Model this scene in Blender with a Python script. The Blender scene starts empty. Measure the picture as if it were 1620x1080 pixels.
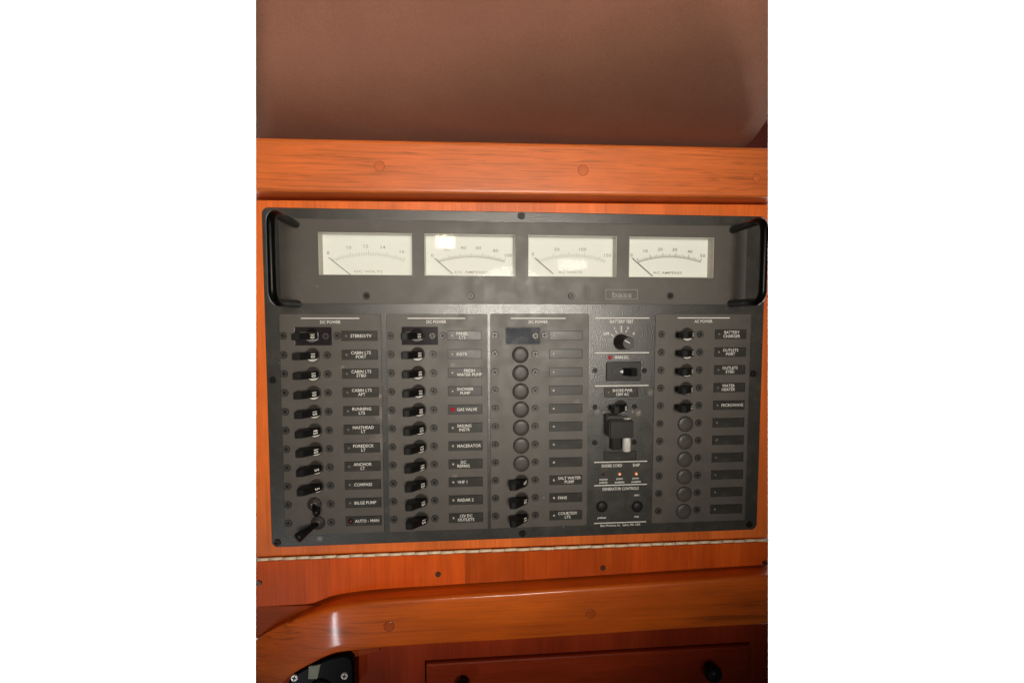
import bpy, bmesh, math, random
from mathutils import Vector, Matrix
from mathutils.geometry import tessellate_polygon

random.seed(7)
S = bpy.context.scene
COL = S.collection

# ------------------------------------------------------------------ camera
F = 693.47                                  # focal length in pixels of the 1620 px wide photograph
CAM = Vector((-0.04379, -0.42107, 0.05967))
YAW, PIT, ROL = -0.07467, -0.05594, 0.00067

def cam_axes():
    def conv(d):
        c, s = math.cos(YAW), math.sin(YAW)
        x, y, z = c*d[0] + s*d[1], -s*d[0] + c*d[1], d[2]
        c, s = math.cos(PIT), math.sin(PIT)
        y, z = c*y + s*z, -s*y + c*z
        c, s = math.cos(ROL), math.sin(ROL)
        return (c*x + s*z, y, -s*x + c*z)
    cols = [conv(e) for e in ((1, 0, 0), (0, 1, 0), (0, 0, 1))]
    return [Vector((cols[0][k], cols[1][k], cols[2][k])) for k in range(3)]
RIGHT, FWD, UP = cam_axes()
cd = bpy.data.cameras.new('camera')
cam = bpy.data.objects.new('camera', cd)
COL.objects.link(cam)
cam.matrix_world = Matrix(((RIGHT.x, UP.x, -FWD.x, CAM.x), (RIGHT.y, UP.y, -FWD.y, CAM.y),
                           (RIGHT.z, UP.z, -FWD.z, CAM.z), (0, 0, 0, 1)))
cd.sensor_width = 36.0
cd.lens = F / 1620.0 * 36.0
cd.clip_start = 0.01
cd.clip_end = 50.0
S.camera = cam

# ------------------------------------------------------------------ world, lights, exposure
w = bpy.data.worlds.new('World')
S.world = w
w.use_nodes = True
w.node_tree.nodes['Background'].inputs['Color'].default_value = (1.0, 0.86, 0.74, 1)
w.node_tree.nodes['Background'].inputs['Strength'].default_value = 0.02
S.view_settings.view_transform = 'Standard'
S.view_settings.look = 'None'
S.view_settings.exposure = 0.0
S.view_settings.gamma = 1.0
S.cycles.use_denoising = True
S.cycles.max_bounces = 8
S.cycles.sample_clamp_indirect = 4.0

def area_lamp(name, loc, target, sx, sy, power, color, spread=180.0):
    l = bpy.data.lights.new(name, 'AREA')
    l.shape = 'RECTANGLE'
    l.size, l.size_y = sx, sy
    l.energy = power
    l.color = color
    l.spread = math.radians(spread)
    o = bpy.data.objects.new(name, l)
    COL.objects.link(o)
    o.location = loc
    o.rotation_euler = (Vector(target) - Vector(loc)).to_track_quat('-Z', 'Y').to_euler()
    return o
# two small cabin lamps behind and above the camera
area_lamp('cabin_lamp', (0.31, -1.22, 0.255), (-0.16, 0.0, 0.17), 0.11, 0.035, 0.05, (1.0, 0.84, 0.66), 42)
area_lamp('cabin_lamp', (-0.17, -1.25, 0.34), (-0.17, 0.0, 0.13), 0.075, 0.05, 0.07, (1.0, 0.84, 0.66), 42)
# the main cabin lamp: a soft downlight behind the camera whose cone ends just below the panel
sl = bpy.data.lights.new('cabin_downlight', 'SPOT')
sl.energy = 36.0
sl.color = (1.0, 0.945, 0.835)
sl.shadow_soft_size = 0.16
sl.spot_size = math.radians(49)
sl.spot_blend = 0.50
so = bpy.data.objects.new('cabin_downlight', sl)
COL.objects.link(so)
so.location = (0.06, -1.05, 0.07)
so.rotation_euler = (Vector((-0.060, 0.0, 0.145)) - Vector((0.06, -1.05, 0.07))).to_track_quat('-Z', 'Y').to_euler()
# a narrow cool light low on the left (the streak on the varnished trim)
area_lamp('side_lamp', (-0.60, -0.80, -0.80), (-0.15, 0.0, -0.26), 0.020, 0.36, 0.05, (0.93, 0.95, 1.0), 45)
# added lamps, unseen behind the woodwork, that whiten the added backdrop
for sx in (-1, 1):
    for sz in (-1, 1):
        area_lamp('background_lamp', (0.16*sx, 0.12, 0.10*sz), ((2.9 if sx > 0 else 2.2)*sx, 1.6, (1.6 if sx > 0 else 1.2)*sz), 0.10, 0.16, 230 if sx > 0 else 170, (1, 1, 1))

# ------------------------------------------------------------------ picture <-> place helpers
def at(px, py, y=0.0):
    d = FWD + RIGHT*((px-810.0)/F) + UP*((540.0-py)/F)
    t = (y - CAM.y) / d.y
    p = CAM + d*t
    return Vector((p.x, y, p.z))

def proj(p):
    d = Vector(p) - CAM
    q = d.dot(FWD)
    return (810 + F*d.dot(RIGHT)/q, 540 - F*d.dot(UP)/q)

def xat(px, y, z):
    a, b = -0.6, 0.6
    for _ in range(40):
        m = (a+b)/2
        if proj((m, y, z))[0] < px: a = m
        else: b = m
    return (a+b)/2

def pxs(y=0.0):
    return (at(811, 501, y) - at(810, 501, y)).length        # metres per photograph pixel
MM = pxs()

# ------------------------------------------------------------------ materials
def new_mat(name):
    m = bpy.data.materials.new(name)
    m.use_nodes = True
    nt = m.node_tree
    b = nt.nodes['Principled BSDF']
    return m, nt, b

def setp(b, **kw):
    names = {'base': 'Base Color', 'rough': 'Roughness', 'metal': 'Metallic', 'spec': 'Specular IOR Level',
             'coat': 'Coat Weight', 'coatr': 'Coat Roughness', 'trans': 'Transmission Weight', 'ior': 'IOR',
             'emit': 'Emission Color', 'emits': 'Emission Strength', 'alpha': 'Alpha'}
    for k, v in kw.items():
        if k in ('base', 'emit'):
            v = (v[0], v[1], v[2], 1)
        b.inputs[names[k]].default_value = v

def noise(nt, scale, detail=4, rough=0.55, vec=None, dist=0.0):
    n = nt.nodes.new('ShaderNodeTexNoise')
    n.inputs['Scale'].default_value = scale
    n.inputs['Detail'].default_value = detail
    n.inputs['Roughness'].default_value = rough
    n.inputs['Distortion'].default_value = dist
    if vec: nt.links.new(vec, n.inputs['Vector'])
    return n.outputs['Fac']

def ramp(nt, fac, stops):
    r = nt.nodes.new('ShaderNodeValToRGB')
    el = r.color_ramp.elements
    while len(el) < len(stops): el.new(0.5)
    for e, (p, c) in zip(el, stops):
        e.position = p
        e.color = (c[0], c[1], c[2], 1) if not isinstance(c, (int, float)) else (c, c, c, 1)
    nt.links.new(fac, r.inputs['Fac'])
    return r.outputs['Color']

def mix(nt, a, b, fac, mode='MIX'):
    m = nt.nodes.new('ShaderNodeMix')
    m.data_type = 'RGBA'
    m.blend_type = mode
    for sock, v in ((m.inputs[0], fac), (m.inputs[6], a), (m.inputs[7], b)):
        if hasattr(v, 'links'): nt.links.new(v, sock)
        elif isinstance(v, (int, float)): sock.default_value = v if sock == m.inputs[0] else (v, v, v, 1)
        else: sock.default_value = (v[0], v[1], v[2], 1)
    return m.outputs[2]

def bump(nt, b, height, strength, dist=0.001, sock='Normal'):
    n = nt.nodes.new('ShaderNodeBump')
    n.inputs['Strength'].default_value = strength
    n.inputs['Distance'].default_value = dist
    nt.links.new(height, n.inputs['Height'])
    nt.links.new(n.outputs['Normal'], b.inputs[sock])

def coords(nt, scale, off=None):
    tc = nt.nodes.new('ShaderNodeTexCoord')
    mp = nt.nodes.new('ShaderNodeMapping')
    mp.inputs['Scale'].default_value = scale
    nt.links.new(tc.outputs['Object'], mp.inputs['Vector'])
    if off is not None:                          # a different piece of timber for each object
        oi = nt.nodes.new('ShaderNodeObjectInfo')
        ml = nt.nodes.new('ShaderNodeMath'); ml.operation = 'MULTIPLY'
        ml.inputs[1].default_value = off
        nt.links.new(oi.outputs['Random'], ml.inputs[0])
        cb = nt.nodes.new('ShaderNodeCombineXYZ')
        for k in range(3): nt.links.new(ml.outputs[0], cb.inputs[k])
        nt.links.new(cb.outputs[0], mp.inputs['Location'])
    return mp.outputs['Vector']

def wood(name, light, dark, grain='x', coat=0.5, coatr=0.12, figure=0.6, vary=0.0, rough=0.42, rings=85.0, spec=0.35):
    m, nt, b = new_mat(name)
    lo, hi = 3.6, 26.0
    sc = (lo, hi, hi) if grain == 'x' else (hi, hi, lo)
    v = coords(nt, sc, 40.0 if vary else None)
    sc2 = (14, 520, 520) if grain == 'x' else (520, 520, 14)
    v2 = coords(nt, sc2)
    n1 = noise(nt, 1.0, 5, 0.6, v, 0.8)
    n2 = noise(nt, 1.0, 3, 0.6, v2)
    mid = [(a+c)/2 for a, c in zip(light, dark)]
    c1 = ramp(nt, n1, [(0.30, dark), (0.5, mid), (0.68, light)])
    if figure:                                   # broken, uneven grain lines, stronger here and there
        k = rings/85.0
        sl_ = (9*k, 210*k, 210*k) if grain == 'x' else (210*k, 210*k, 9*k)
        n3 = noise(nt, 1.0, 3, 0.55, coords(nt, sl_, 30.0 if vary else None), 1.2)
        lines = ramp(nt, n3, [(0.34, 1.0 - 0.75*figure), (0.43, 1.0 - 0.2*figure), (0.50, 1.0), (1.0, 1.0)])
        mk = ramp(nt, noise(nt, 8.0, 2, 0.5, coords(nt, (0.5, 1.4, 1.4) if grain == 'x' else (1.4, 1.4, 0.5))), [(0.38, 0.10), (0.60, 1.0)])
        c1 = mix(nt, c1, lines, mk, 'MULTIPLY')
    fine = ramp(nt, n2, [(0.33, 0.80), (0.55, 1.0), (0.75, 1.05)])
    c1 = mix(nt, c1, fine, 0.7, 'MULTIPLY')
    blot = ramp(nt, noise(nt, 11.0, 4, 0.6, coords(nt, (0.7, 1, 1.4) if grain == 'x' else (1.4, 1, 0.7))), [(0.28, 0.66), (0.70, 1.14)])
    c1 = mix(nt, c1, blot, 0.8, 'MULTIPLY')
    if vary:
        oi = nt.nodes.new('ShaderNodeObjectInfo')
        vr = ramp(nt, oi.outputs['Random'], [(0.0, 1.0-vary), (1.0, 1.0+vary)])
        c1 = mix(nt, c1, vr, 1.0, 'MULTIPLY')
    nt.links.new(c1, b.inputs['Base Color'])
    setp(b, rough=rough, coat=coat, coatr=coatr, spec=spec)
    bump(nt, b, n2, 0.10, 0.0004)
    return m

def painted(name, base, rough=0.5, bscale=None, bstr=0.0, bdist=0.0004, spec=0.5, dust=0.0, specks=False, var=0.10, coat=0.0, grain=0.0, marks=()):
    m, nt, b = new_mat(name)
    v = coords(nt, (1, 1, 1))
    n = noise(nt, 26.0, 5, 0.6, v)
    c = ramp(nt, n, [(0.3, [x*(1-var) for x in base]), (0.7, [x*(1+var) for x in base])])
    if grain:                                    # woven or grained surface
        g = ramp(nt, noise(nt, 620.0, 2, 0.6, v), [(0.3, 1.0-grain), (0.7, 1.0+grain)])
        c = mix(nt, c, g, 1.0, 'MULTIPLY')
    if dust:
        d = ramp(nt, noise(nt, 60.0, 6, 0.7, v), [(0.50, 0.0), (0.80, 1.0)])
        dm = nt.nodes.new('ShaderNodeMath'); dm.operation = 'MULTIPLY'; dm.inputs[1].default_value = dust
        nt.links.new(d, dm.inputs[0])
        c = mix(nt, c, (0.30, 0.24, 0.19), dm.outputs[0])
    if specks:
        vo = nt.nodes.new('ShaderNodeTexVoronoi')
        vo.inputs['Scale'].default_value = 55.0
        nt.links.new(v, vo.inputs['Vector'])
        sp = ramp(nt, vo.outputs['Distance'], [(0.035, 1.0), (0.055, 0.0)])
        wn = ramp(nt, noise(nt, 40.0, 1, 0.5, v), [(0.60, 0.0), (0.64, 1.0)])
        sp = mix(nt, sp, wn, 1.0, 'MULTIPLY')
        sm = nt.nodes.new('ShaderNodeMath'); sm.operation = 'MULTIPLY'; sm.inputs[1].default_value = 0.45
        nt.links.new(sp, sm.inputs[0])
        c = mix(nt, c, (0.42, 0.38, 0.34), sm.outputs[0])
    for px, py, r, k in marks:                   # old smudges and rubbed spots
        p = at(px, py, 0.0)
        tc = nt.nodes.new('ShaderNodeTexCoord')
        ds = nt.nodes.new('ShaderNodeVectorMath'); ds.operation = 'DISTANCE'
        nt.links.new(tc.outputs['Object'], ds.inputs[0]); ds.inputs[1].default_value = (p.x, p.y, p.z)
        ml = nt.nodes.new('ShaderNodeMath'); ml.operation = 'DIVIDE'; ml.inputs[1].default_value = r*MM
        nt.links.new(ds.outputs['Value'], ml.inputs[0])
        ad = nt.nodes.new('ShaderNodeMath'); ad.operation = 'ADD'
        nt.links.new(ml.outputs[0], ad.inputs[0])
        nn = nt.nodes.new('ShaderNodeMath'); nn.operation = 'MULTIPLY_ADD'; nn.inputs[1].default_value = 1.6; nn.inputs[2].default_value = -0.8
        nt.links.new(noise(nt, 420.0, 3, 0.6, v), nn.inputs[0]); nt.links.new(nn.outputs[0], ad.inputs[1])
        mm = ramp(nt, ad.outputs[0], [(0.25, k), (1.0, 0.0)])
        c = mix(nt, c, (0.46, 0.37, 0.32), mm)
    nt.links.new(c, b.inputs['Base Color'])
    setp(b, rough=rough, spec=spec)
    rr = ramp(nt, noise(nt, 70.0, 4, 0.6, v), [(0.3, max(0.02, rough-0.07)), (0.7, min(1.0, rough+0.09))])
    nt.links.new(rr, b.inputs['Roughness'])
    if bscale:
        hgt = noise(nt, bscale, 2, 0.5, v)
        bump(nt, b, hgt, bstr, bdist)
        if coat:                                  # hard, glassy hammered finish
            b.inputs['Coat Weight'].default_value = coat
            b.inputs['Coat IOR'].default_value = 1.45
            b.inputs['Coat Roughness'].default_value = 0.27
            bump(nt, b, hgt, bstr, bdist, 'Coat Normal')
    return m

def plain(name, base, rough=0.4, var=0.1, **kw):
    m, nt, b = new_mat(name)
    v = coords(nt, (1, 1, 1))
    c = ramp(nt, noise(nt, 180.0, 3, 0.6, v), [(0.3, [x*(1-var) for x in base]), (0.7, [min(1, x*(1+var*0.7)) for x in base])])
    nt.links.new(c, b.inputs['Base Color'])
    setp(b, rough=rough, **kw)
    return m

M = {}
M['fascia'] = wood('fascia_cherry', (0.82, 0.192, 0.039), (0.64, 0.130, 0.022), 'x', 0.65, 0.36, 0.42, rings=140.0)
M['door'] = wood('door_cherry', (0.95, 0.205, 0.032), (0.76, 0.140, 0.018), 'z', 0.25, 0.34, 0.22)
M['plank'] = wood('plank_cherry', (0.80, 0.122, 0.012), (0.60, 0.073, 0.006), 'z', 0.05, 0.25, 0.12, 0.30, spec=0.2)
M['trim'] = wood('trim_cherry', (0.88, 0.165, 0.010), (0.66, 0.105, 0.006), 'x', 0.6, 0.09, 0.60, rings=60.0)
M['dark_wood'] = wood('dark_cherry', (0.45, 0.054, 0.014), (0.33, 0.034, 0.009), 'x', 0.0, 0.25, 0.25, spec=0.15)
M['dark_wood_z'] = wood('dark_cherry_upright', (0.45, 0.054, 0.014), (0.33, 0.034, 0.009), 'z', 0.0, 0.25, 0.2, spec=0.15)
M['bung'] = wood('bung_cherry', (0.80, 0.185, 0.041), (0.62, 0.125, 0.024), 'x', 0.4, 0.34, 0.3)
M['bung_dark'] = wood('bung_dark_cherry', (0.66, 0.115, 0.008), (0.48, 0.070, 0.005), 'x', 0.6, 0.1, 0.3)
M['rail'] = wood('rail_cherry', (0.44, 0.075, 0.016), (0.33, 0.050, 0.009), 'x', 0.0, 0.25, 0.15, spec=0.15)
M['bung_joint'] = plain('bung_joint', (0.30, 0.065, 0.014), 0.6)
M['bung_dark_joint'] = plain('bung_dark_joint', (0.17, 0.038, 0.006), 0.6)
M['headliner'] = painted('headliner_vinyl', (0.272, 0.122, 0.081), 0.8, 900.0, 0.3, 0.0004, 0.15, var=0.05, grain=0.07)
M['panel'] = painted('textured_panel_paint', (0.032, 0.030, 0.026), 0.35, 780.0, 0.26, 0.0010, 0.62, dust=0.14, specks=True, coat=1.0, marks=[(1010, 653, 6, 0.45), (1001, 651, 3, 0.5), (1029, 621, 6, 0.25), (506, 852, 5, 0.45), (945, 651, 5, 0.2)])
M['plate'] = painted('smooth_panel_paint', (0.076, 0.065, 0.055), 0.50, 1500.0, 0.08, 0.0002, 0.70, dust=0.10, specks=True, marks=[(601, 626, 4, 0.5), (607, 655, 16, 0.22), (604, 700, 22, 0.16), (542, 580, 4, 0.22), (716, 576, 4, 0.3), (912, 637, 8, 0.2), (720, 753, 5, 0.25), (655, 590, 4, 0.2)])
M['label'] = painted('label_plastic', (0.034, 0.032, 0.028), 0.34, None, 0, 0, 0.46, dust=0.10)
M['cap'] = painted('cap_plastic', (0.050, 0.045, 0.039), 0.44, 1200.0, 0.08, 0.0002, 0.45, dust=0.12)
M['black'] = plain('black_plastic', (0.006, 0.0055, 0.0052), 0.45, spec=0.3)
M['black_gloss'] = plain('black_gloss_paint', (0.0025, 0.0025, 0.0025), 0.30, spec=0.12)
M['soft_black'] = plain('satin_black_plastic', (0.022, 0.020, 0.018), 0.40, spec=0.4)
M['button'] = plain('matt_black_plastic', (0.012, 0.011, 0.010), 0.5, spec=0.3)
M['disc'] = plain('breaker_body', (0.040, 0.035, 0.030), 0.5, spec=0.35)
M['crescent'] = plain('breaker_face', (0.62, 0.59, 0.54), 0.4)
M['print'] = plain('white_print', (0.78, 0.75, 0.70), 0.5)
M['print_dim'] = plain('grey_print', (0.40, 0.38, 0.34), 0.5)
M['print_fade'] = plain('worn_print', (0.27, 0.255, 0.225), 0.5)
M['dial'] = plain('dial_card', (0.905, 0.925, 0.90), 0.6, var=0.012)
M['dial_print'] = plain('dial_print', (0.28, 0.26, 0.215), 0.6)
M['dial_pale'] = plain('pale_dial_print', (0.44, 0.42, 0.35), 0.6)
M['needle'] = plain('needle', (0.16, 0.15, 0.13), 0.5)
M['housing'] = plain('meter_housing', (0.55, 0.50, 0.44), 0.25)
M['screw'] = plain('dark_screw', (0.085, 0.078, 0.070), 0.38, metal=0.4)
M['screw_black'] = plain('black_screw', (0.02, 0.018, 0.017), 0.30, metal=0.2)
M['screw_brass'] = plain('bronze_screw', (0.14, 0.085, 0.045), 0.35, metal=0.6)
M['chrome'] = plain('bright_screw', (0.85, 0.80, 0.76), 0.35, metal=0.7)
M['steel'] = plain('satin_steel', (0.90, 0.86, 0.82), 0.42, metal=0.35)
M['brass'] = plain('hinge_brass', (0.98, 0.80, 0.56), 0.35)
M['led_off'] = plain('clear_led', (0.62, 0.58, 0.52), 0.25)
M['led_dim'] = plain('clear_led_dim', (0.22, 0.20, 0.18), 0.25)
M['led_red'] = plain('red_led', (0.35, 0.015, 0.025), 0.2, emit=(0.9, 0.05, 0.08), emits=0.10)
M['led_darkred'] = plain('dark_red_led', (0.06, 0.010, 0.011), 0.25)
M['led_amber'] = plain('amber_led', (0.55, 0.16, 0.03), 0.2, emit=(1.0, 0.35, 0.10), emits=0.35)
M['led_core'] = plain('lit_led_core', (0.9, 0.6, 0.5), 0.3, emit=(1.0, 0.60, 0.48), emits=0.6)
M['grey_tab'] = plain('grey_green_tab', (0.33, 0.35, 0.27), 0.4)
M['blueblack'] = painted('blue_black_film', (0.022, 0.027, 0.040), 0.50, 160.0, 0.3, 0.0006, 0.25, var=0.8, dust=0.35)
M['brace'] = wood('brace_mahogany', (0.10, 0.016, 0.009), (0.07, 0.010, 0.006), 'x', 0.1, 0.3, 0.1)  # very dark red-brown, deeper than the other woods
M['backdrop'] = plain('white_background', (0.92, 0.92, 0.92), 0.9, spec=0.0)

def glass_mat(name, tint=(1, 1, 1), rough=0.03, gloss=1.0):
    m = bpy.data.materials.new(name)
    m.use_nodes = True
    nt = m.node_tree
    for n in list(nt.nodes): nt.nodes.remove(n)
    out = nt.nodes.new('ShaderNodeOutputMaterial')
    mx = nt.nodes.new('ShaderNodeMixShader')
    tr = nt.nodes.new('ShaderNodeBsdfTransparent'); tr.inputs['Color'].default_value = (*tint, 1)
    gl = nt.nodes.new('ShaderNodeBsdfGlossy'); gl.inputs['Roughness'].default_value = rough
    fr = nt.nodes.new('ShaderNodeFresnel'); fr.inputs['IOR'].default_value = 1.49
    ml = nt.nodes.new('ShaderNodeMath'); ml.operation = 'MULTIPLY'; ml.inputs[1].default_value = gloss
    nt.links.new(fr.outputs[0], ml.inputs[0])
    nt.links.new(ml.outputs[0], mx.inputs[0])
    nt.links.new(tr.outputs[0], mx.inputs[1])
    nt.links.new(gl.outputs[0], mx.inputs[2])
    nt.links.new(mx.outputs[0], out.inputs['Surface'])
    v = coords(nt, (1, 1, 1))
    bp = nt.nodes.new('ShaderNodeBump'); bp.inputs['Strength'].default_value = 0.05; bp.inputs['Distance'].default_value = 0.001
    nt.links.new(noise(nt, 45.0, 2, 0.5, v), bp.inputs['Height'])
    nt.links.new(bp.outputs[0], gl.inputs['Normal'])
    return m
M['pane'] = glass_mat('meter_window', (0.98, 0.98, 0.97), 0.03, 0.09)
M['shield'] = glass_mat('clear_shield', (0.70, 0.68, 0.72), 0.10, 2.6)

# ------------------------------------------------------------------ mesh helpers
WORLD = {}                                   # world position of every object that parents others

def attach(o, parent):
    o.parent = parent
    o.matrix_parent_inverse = Matrix.Translation(-WORLD[parent.name])

def link(name, me, mat=None, parent=None, loc=(0, 0, 0), roty=0.0):
    o = bpy.data.objects.new(name, me)
    COL.objects.link(o)
    o.location = loc
    o.rotation_euler = (0, roty, 0)
    WORLD[o.name] = Vector(loc)
    if mat and me is not None and not me.materials: me.materials.append(M[mat])
    if parent: attach(o, parent)
    return o

def mesh(name, verts, faces, mat=None, smooth=False):
    me = bpy.data.meshes.new(name)
    me.from_pydata([tuple(v) for v in verts], [], faces)
    me.validate()
    bm = bmesh.new(); bm.from_mesh(me)
    bmesh.ops.recalc_face_normals(bm, faces=bm.faces)
    bm.to_mesh(me); bm.free()
    if smooth:
        for p in me.polygons: p.use_smooth = True
    if mat: me.materials.append(M[mat])
    return me

def empty(name, loc, parent=None):
    o = bpy.data.objects.new(name, None)
    COL.objects.link(o)
    o.location = loc
    o.empty_display_size = 0.02
    WORLD[o.name] = Vector(loc)
    if parent: attach(o, parent)
    return o

def tag(o, label=None, cat=None, group=None, kind=None):
    if label: o['label'] = label
    if cat: o['category'] = cat
    if group: o['group'] = group
    if kind: o['kind'] = kind
    return o

def prism(name, poly, yf, yb, mat, holes=(), bevel=0.0, segs=2, level_only=False):
    """poly: XZ points of the front outline; yf front plane, yb back plane"""
    loops = [[Vector((p[0], 0, p[1])) for p in poly]] + [[Vector((p[0], 0, p[1])) for p in h] for h in holes]
    flat = [p for l in loops for p in l]
    n = len(flat)
    verts = [(p.x, yf, p.z) for p in flat] + [(p.x, yb, p.z) for p in flat]
    faces = []
    if holes:
        for t in tessellate_polygon([[Vector((p.x, p.z, 0)) for p in l] for l in loops]):
            faces.append(tuple(t)); faces.append(tuple(i+n for i in reversed(t)))
    else:
        faces.append(tuple(range(n))); faces.append(tuple(reversed(range(n, 2*n))))
    k = 0
    for l in loops:
        m = len(l)
        for i in range(m):
            a, b = k+i, k+(i+1) % m
            faces.append((a, b, b+n, a+n))
        k += m
    me = mesh(name, verts, faces, mat)
    if bevel:
        bm = bmesh.new(); bm.from_mesh(me)
        es = []
        for e in bm.edges:
            a, b = e.verts
            if abs(a.co.y-yf) < 1e-7 and abs(b.co.y-yf) < 1e-7 and len(e.link_faces) == 2 and e.calc_face_angle(0) > 0.5:
                if level_only and abs(a.co.z-b.co.z) > abs(a.co.x-b.co.x): continue
                es.append(e)
        bmesh.ops.bevel(bm, geom=es, offset=bevel, segments=segs, affect='EDGES', profile=0.5)
        bm.to_mesh(me); bm.free()
    return me

def lathe(name, prof, n, mat, smooth=True, squash=1.0):
    """profile of (radius, height towards the viewer)"""
    verts, faces, rings = [], [], []
    for r, h in prof:
        if r <= 1e-9:
            rings.append([len(verts)]); verts.append((0, -h, 0))
        else:
            ring = []
            for i in range(n):
                a = 2*math.pi*i/n
                ring.append(len(verts)); verts.append((r*math.cos(a), -h, r*math.sin(a)*squash))
            rings.append(ring)
    for A, B in zip(rings, rings[1:]):
        if len(A) == 1 and len(B) == 1: continue
        for i in range(n):
            j = (i+1) % n
            if len(A) == 1: faces.append((A[0], B[i], B[j]))
            elif len(B) == 1: faces.append((A[i], B[0], A[j]))
            else: faces.append((A[i], B[i], B[j], A[j]))
    me = mesh(name, verts, faces, mat, smooth)
    return me

def tube(name, pts, r, mat, n=10, radii=None, cap=True):
    verts, faces = [], []
    pts = [Vector(p) for p in pts]
    up = Vector((0.3, 0.2, 0.93))
    for i, p in enumerate(pts):
        t = (pts[min(i+1, len(pts)-1)] - pts[max(i-1, 0)]).normalized()
        u = (up - t*up.dot(t)).normalized()
        v = t.cross(u)
        up = u
        rr = radii[i] if radii else r
        for k in range(n):
            a = 2*math.pi*k/n
            verts.append(p + u*rr*math.cos(a) + v*rr*math.sin(a))
    for i in range(len(pts)-1):
        for k in range(n):
            a, b = i*n+k, i*n+(k+1) % n
            faces.append((a, b, b+n, a+n))
    if cap:
        faces.append(tuple(reversed(range(n)))); faces.append(tuple(range((len(pts)-1)*n, len(pts)*n)))
    me = mesh(name, verts, faces, mat, True)
    return me

def rrect(x0, x1, z0, z1, r, k=5):
    pts = []
    for cx, cz, a0 in ((x1-r, z1-r, 0), (x0+r, z1-r, 90), (x0+r, z0+r, 180), (x1-r, z0+r, 270)):
        for i in range(k+1):
            a = math.radians(a0 + 90*i/k)
            pts.append((cx + r*math.cos(a), cz + r*math.sin(a)))
    return pts

def rect(x0, x1, z0, z1):
    return [(x0, z0), (x1, z0), (x1, z1), (x0, z1)]

_dg = None
def text_mesh(body, cap_h, width=None, stretch=1.12, bold=0.018, align='CENTER', spacing=0.86):
    """flat lettering in the XZ plane, centred on the origin (or left aligned); cap height in metres"""
    cu = bpy.data.curves.new('lettering', 'FONT')
    cu.body = body
    cu.size = 1.0
    cu.align_x = 'CENTER'
    cu.space_line = spacing
    cu.resolution_u = 2
    cu.offset = bold
    ob = bpy.data.objects.new('lettering_tmp', cu)
    COL.objects.link(ob)
    bpy.context.view_layer.update()
    dg = bpy.context.evaluated_depsgraph_get()
    me = bpy.data.meshes.new_from_object(ob.evaluated_get(dg))
    bpy.data.objects.remove(ob)
    bpy.data.curves.remove(cu)
    xs = [v.co.x for v in me.vertices]; zs = [v.co.y for v in me.vertices]
    x0, x1, z0, z1 = min(xs), max(xs), min(zs), max(zs)
    s = cap_h/0.72
    sx = s*stretch
    if width: sx = width/(x1-x0)
    ox = x0 if align == 'LEFT' else (x0+x1)/2
    oz = (z0+z1)/2
    for v in me.vertices:
        v.co = ((v.co.x-ox)*sx, 0.0, (v.co.y-oz)*s)
    me.name = 'lettering'
    return me

def lettering(body, px, py, cap_px, parent, h, mat='print', width_px=None, **kw):
    c = at(px, py, -h)
    k = pxs(-h)
    me = text_mesh(body, cap_px*k, width_px*k if width_px else None, **kw)
    return link('lettering', me, mat, parent, c)

# ------------------------------------------------------------------ the added backdrop and the bulkhead
bd = prism('backdrop', rect(-6, 6, -4, 4), 1.60, 1.65, 'backdrop')
tag(link('backdrop', bd), 'plain white background behind the woodwork', kind='structure')

YB = 0.030                                  # front of the bulkhead the boards are fixed to
zt, zb = at(810, 222, YB).z, at(810, 1090, YB).z
bk = [(xat(404.5, YB, zb), zb), (xat(1215.5, YB, zb), zb), (xat(1215.5, YB, zt), zt), (xat(404.5, YB, zt), zt)]
tag(link('bulkhead', prism('bulkhead', bk, YB, YB+0.03, 'dark_wood')), 'dark red wooden bulkhead behind the boards', kind='structure')

# headliner: a padded lining that rises from behind the fascia and leans over the viewer
prof = [(0.012, 0.2185), (0.0, 0.2212), (-0.010, 0.2238), (-0.022, 0.2270), (-0.034, 0.2308), (-0.044, 0.2350), (-0.053, 0.2400),
        (-0.060, 0.2455), (-0.067, 0.2530), (-0.073, 0.2620), (-0.080, 0.2760), (-0.088, 0.2970), (-0.098, 0.3300), (-0.110, 0.3760)]
verts, faces = [], []
NX = 24
def lean(x):                                  # the lining leans further over to the right, shaped so that side shades darker
    t = min(1.0, max(0.0, (x+0.17)/0.42))
    return 1.0 + 1.8*t*t*(3-2*t)
def right_px(y, z):                           # the lining is cut away at the lower right, where a dark corner shows
    py = proj((0.2, y, z))[1]
    return 1215.5 - max(0.0, py-196.0)*1.05
for back in (0, 1):
    for y, z in prof:
        xa = xat(404.5, y, z)
        yr = y if y > 0 else y*lean(0.2)
        ep = right_px(yr, z)
        xb = xat(ep, yr, z)
        for i in range(NX+1):
            x = xa+(xb-xa)*i/NX
            yy = y if y > 0 else y*lean(x)
            if i == NX: x = xat(ep, yy, z)
            verts.append((x, yy + 0.02*back, z + 0.0006*math.sin(i*0.7) + 0.012*back))
R_, C_ = len(prof), NX+1
for k in (0, R_*C_):
    for r in range(R_-1):
        for i in range(NX):
            a = k + r*C_ + i
            faces.append((a, a+1, a+1+C_, a+C_))
o_ = R_*C_
for i in range(NX):
    faces.append((i, i+1, i+1+o_, i+o_)); a = (R_-1)*C_+i; faces.append((a, a+1, a+1+o_, a+o_))
for r in range(R_-1):
    a = r*C_; faces.append((a, a+C_, a+C_+o_, a+o_)); a += NX; faces.append((a, a+C_, a+C_+o_, a+o_))
hl = mesh('headliner', verts, faces, 'headliner', True)
tag(link('headliner', hl), 'brown vinyl headliner above the fascia board', kind='structure')

# ------------------------------------------------------------------ boards
def board_poly(pts, y):
    return [(at(px, py, y).x, at(px, py, y).z) for px, py in pts]

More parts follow.
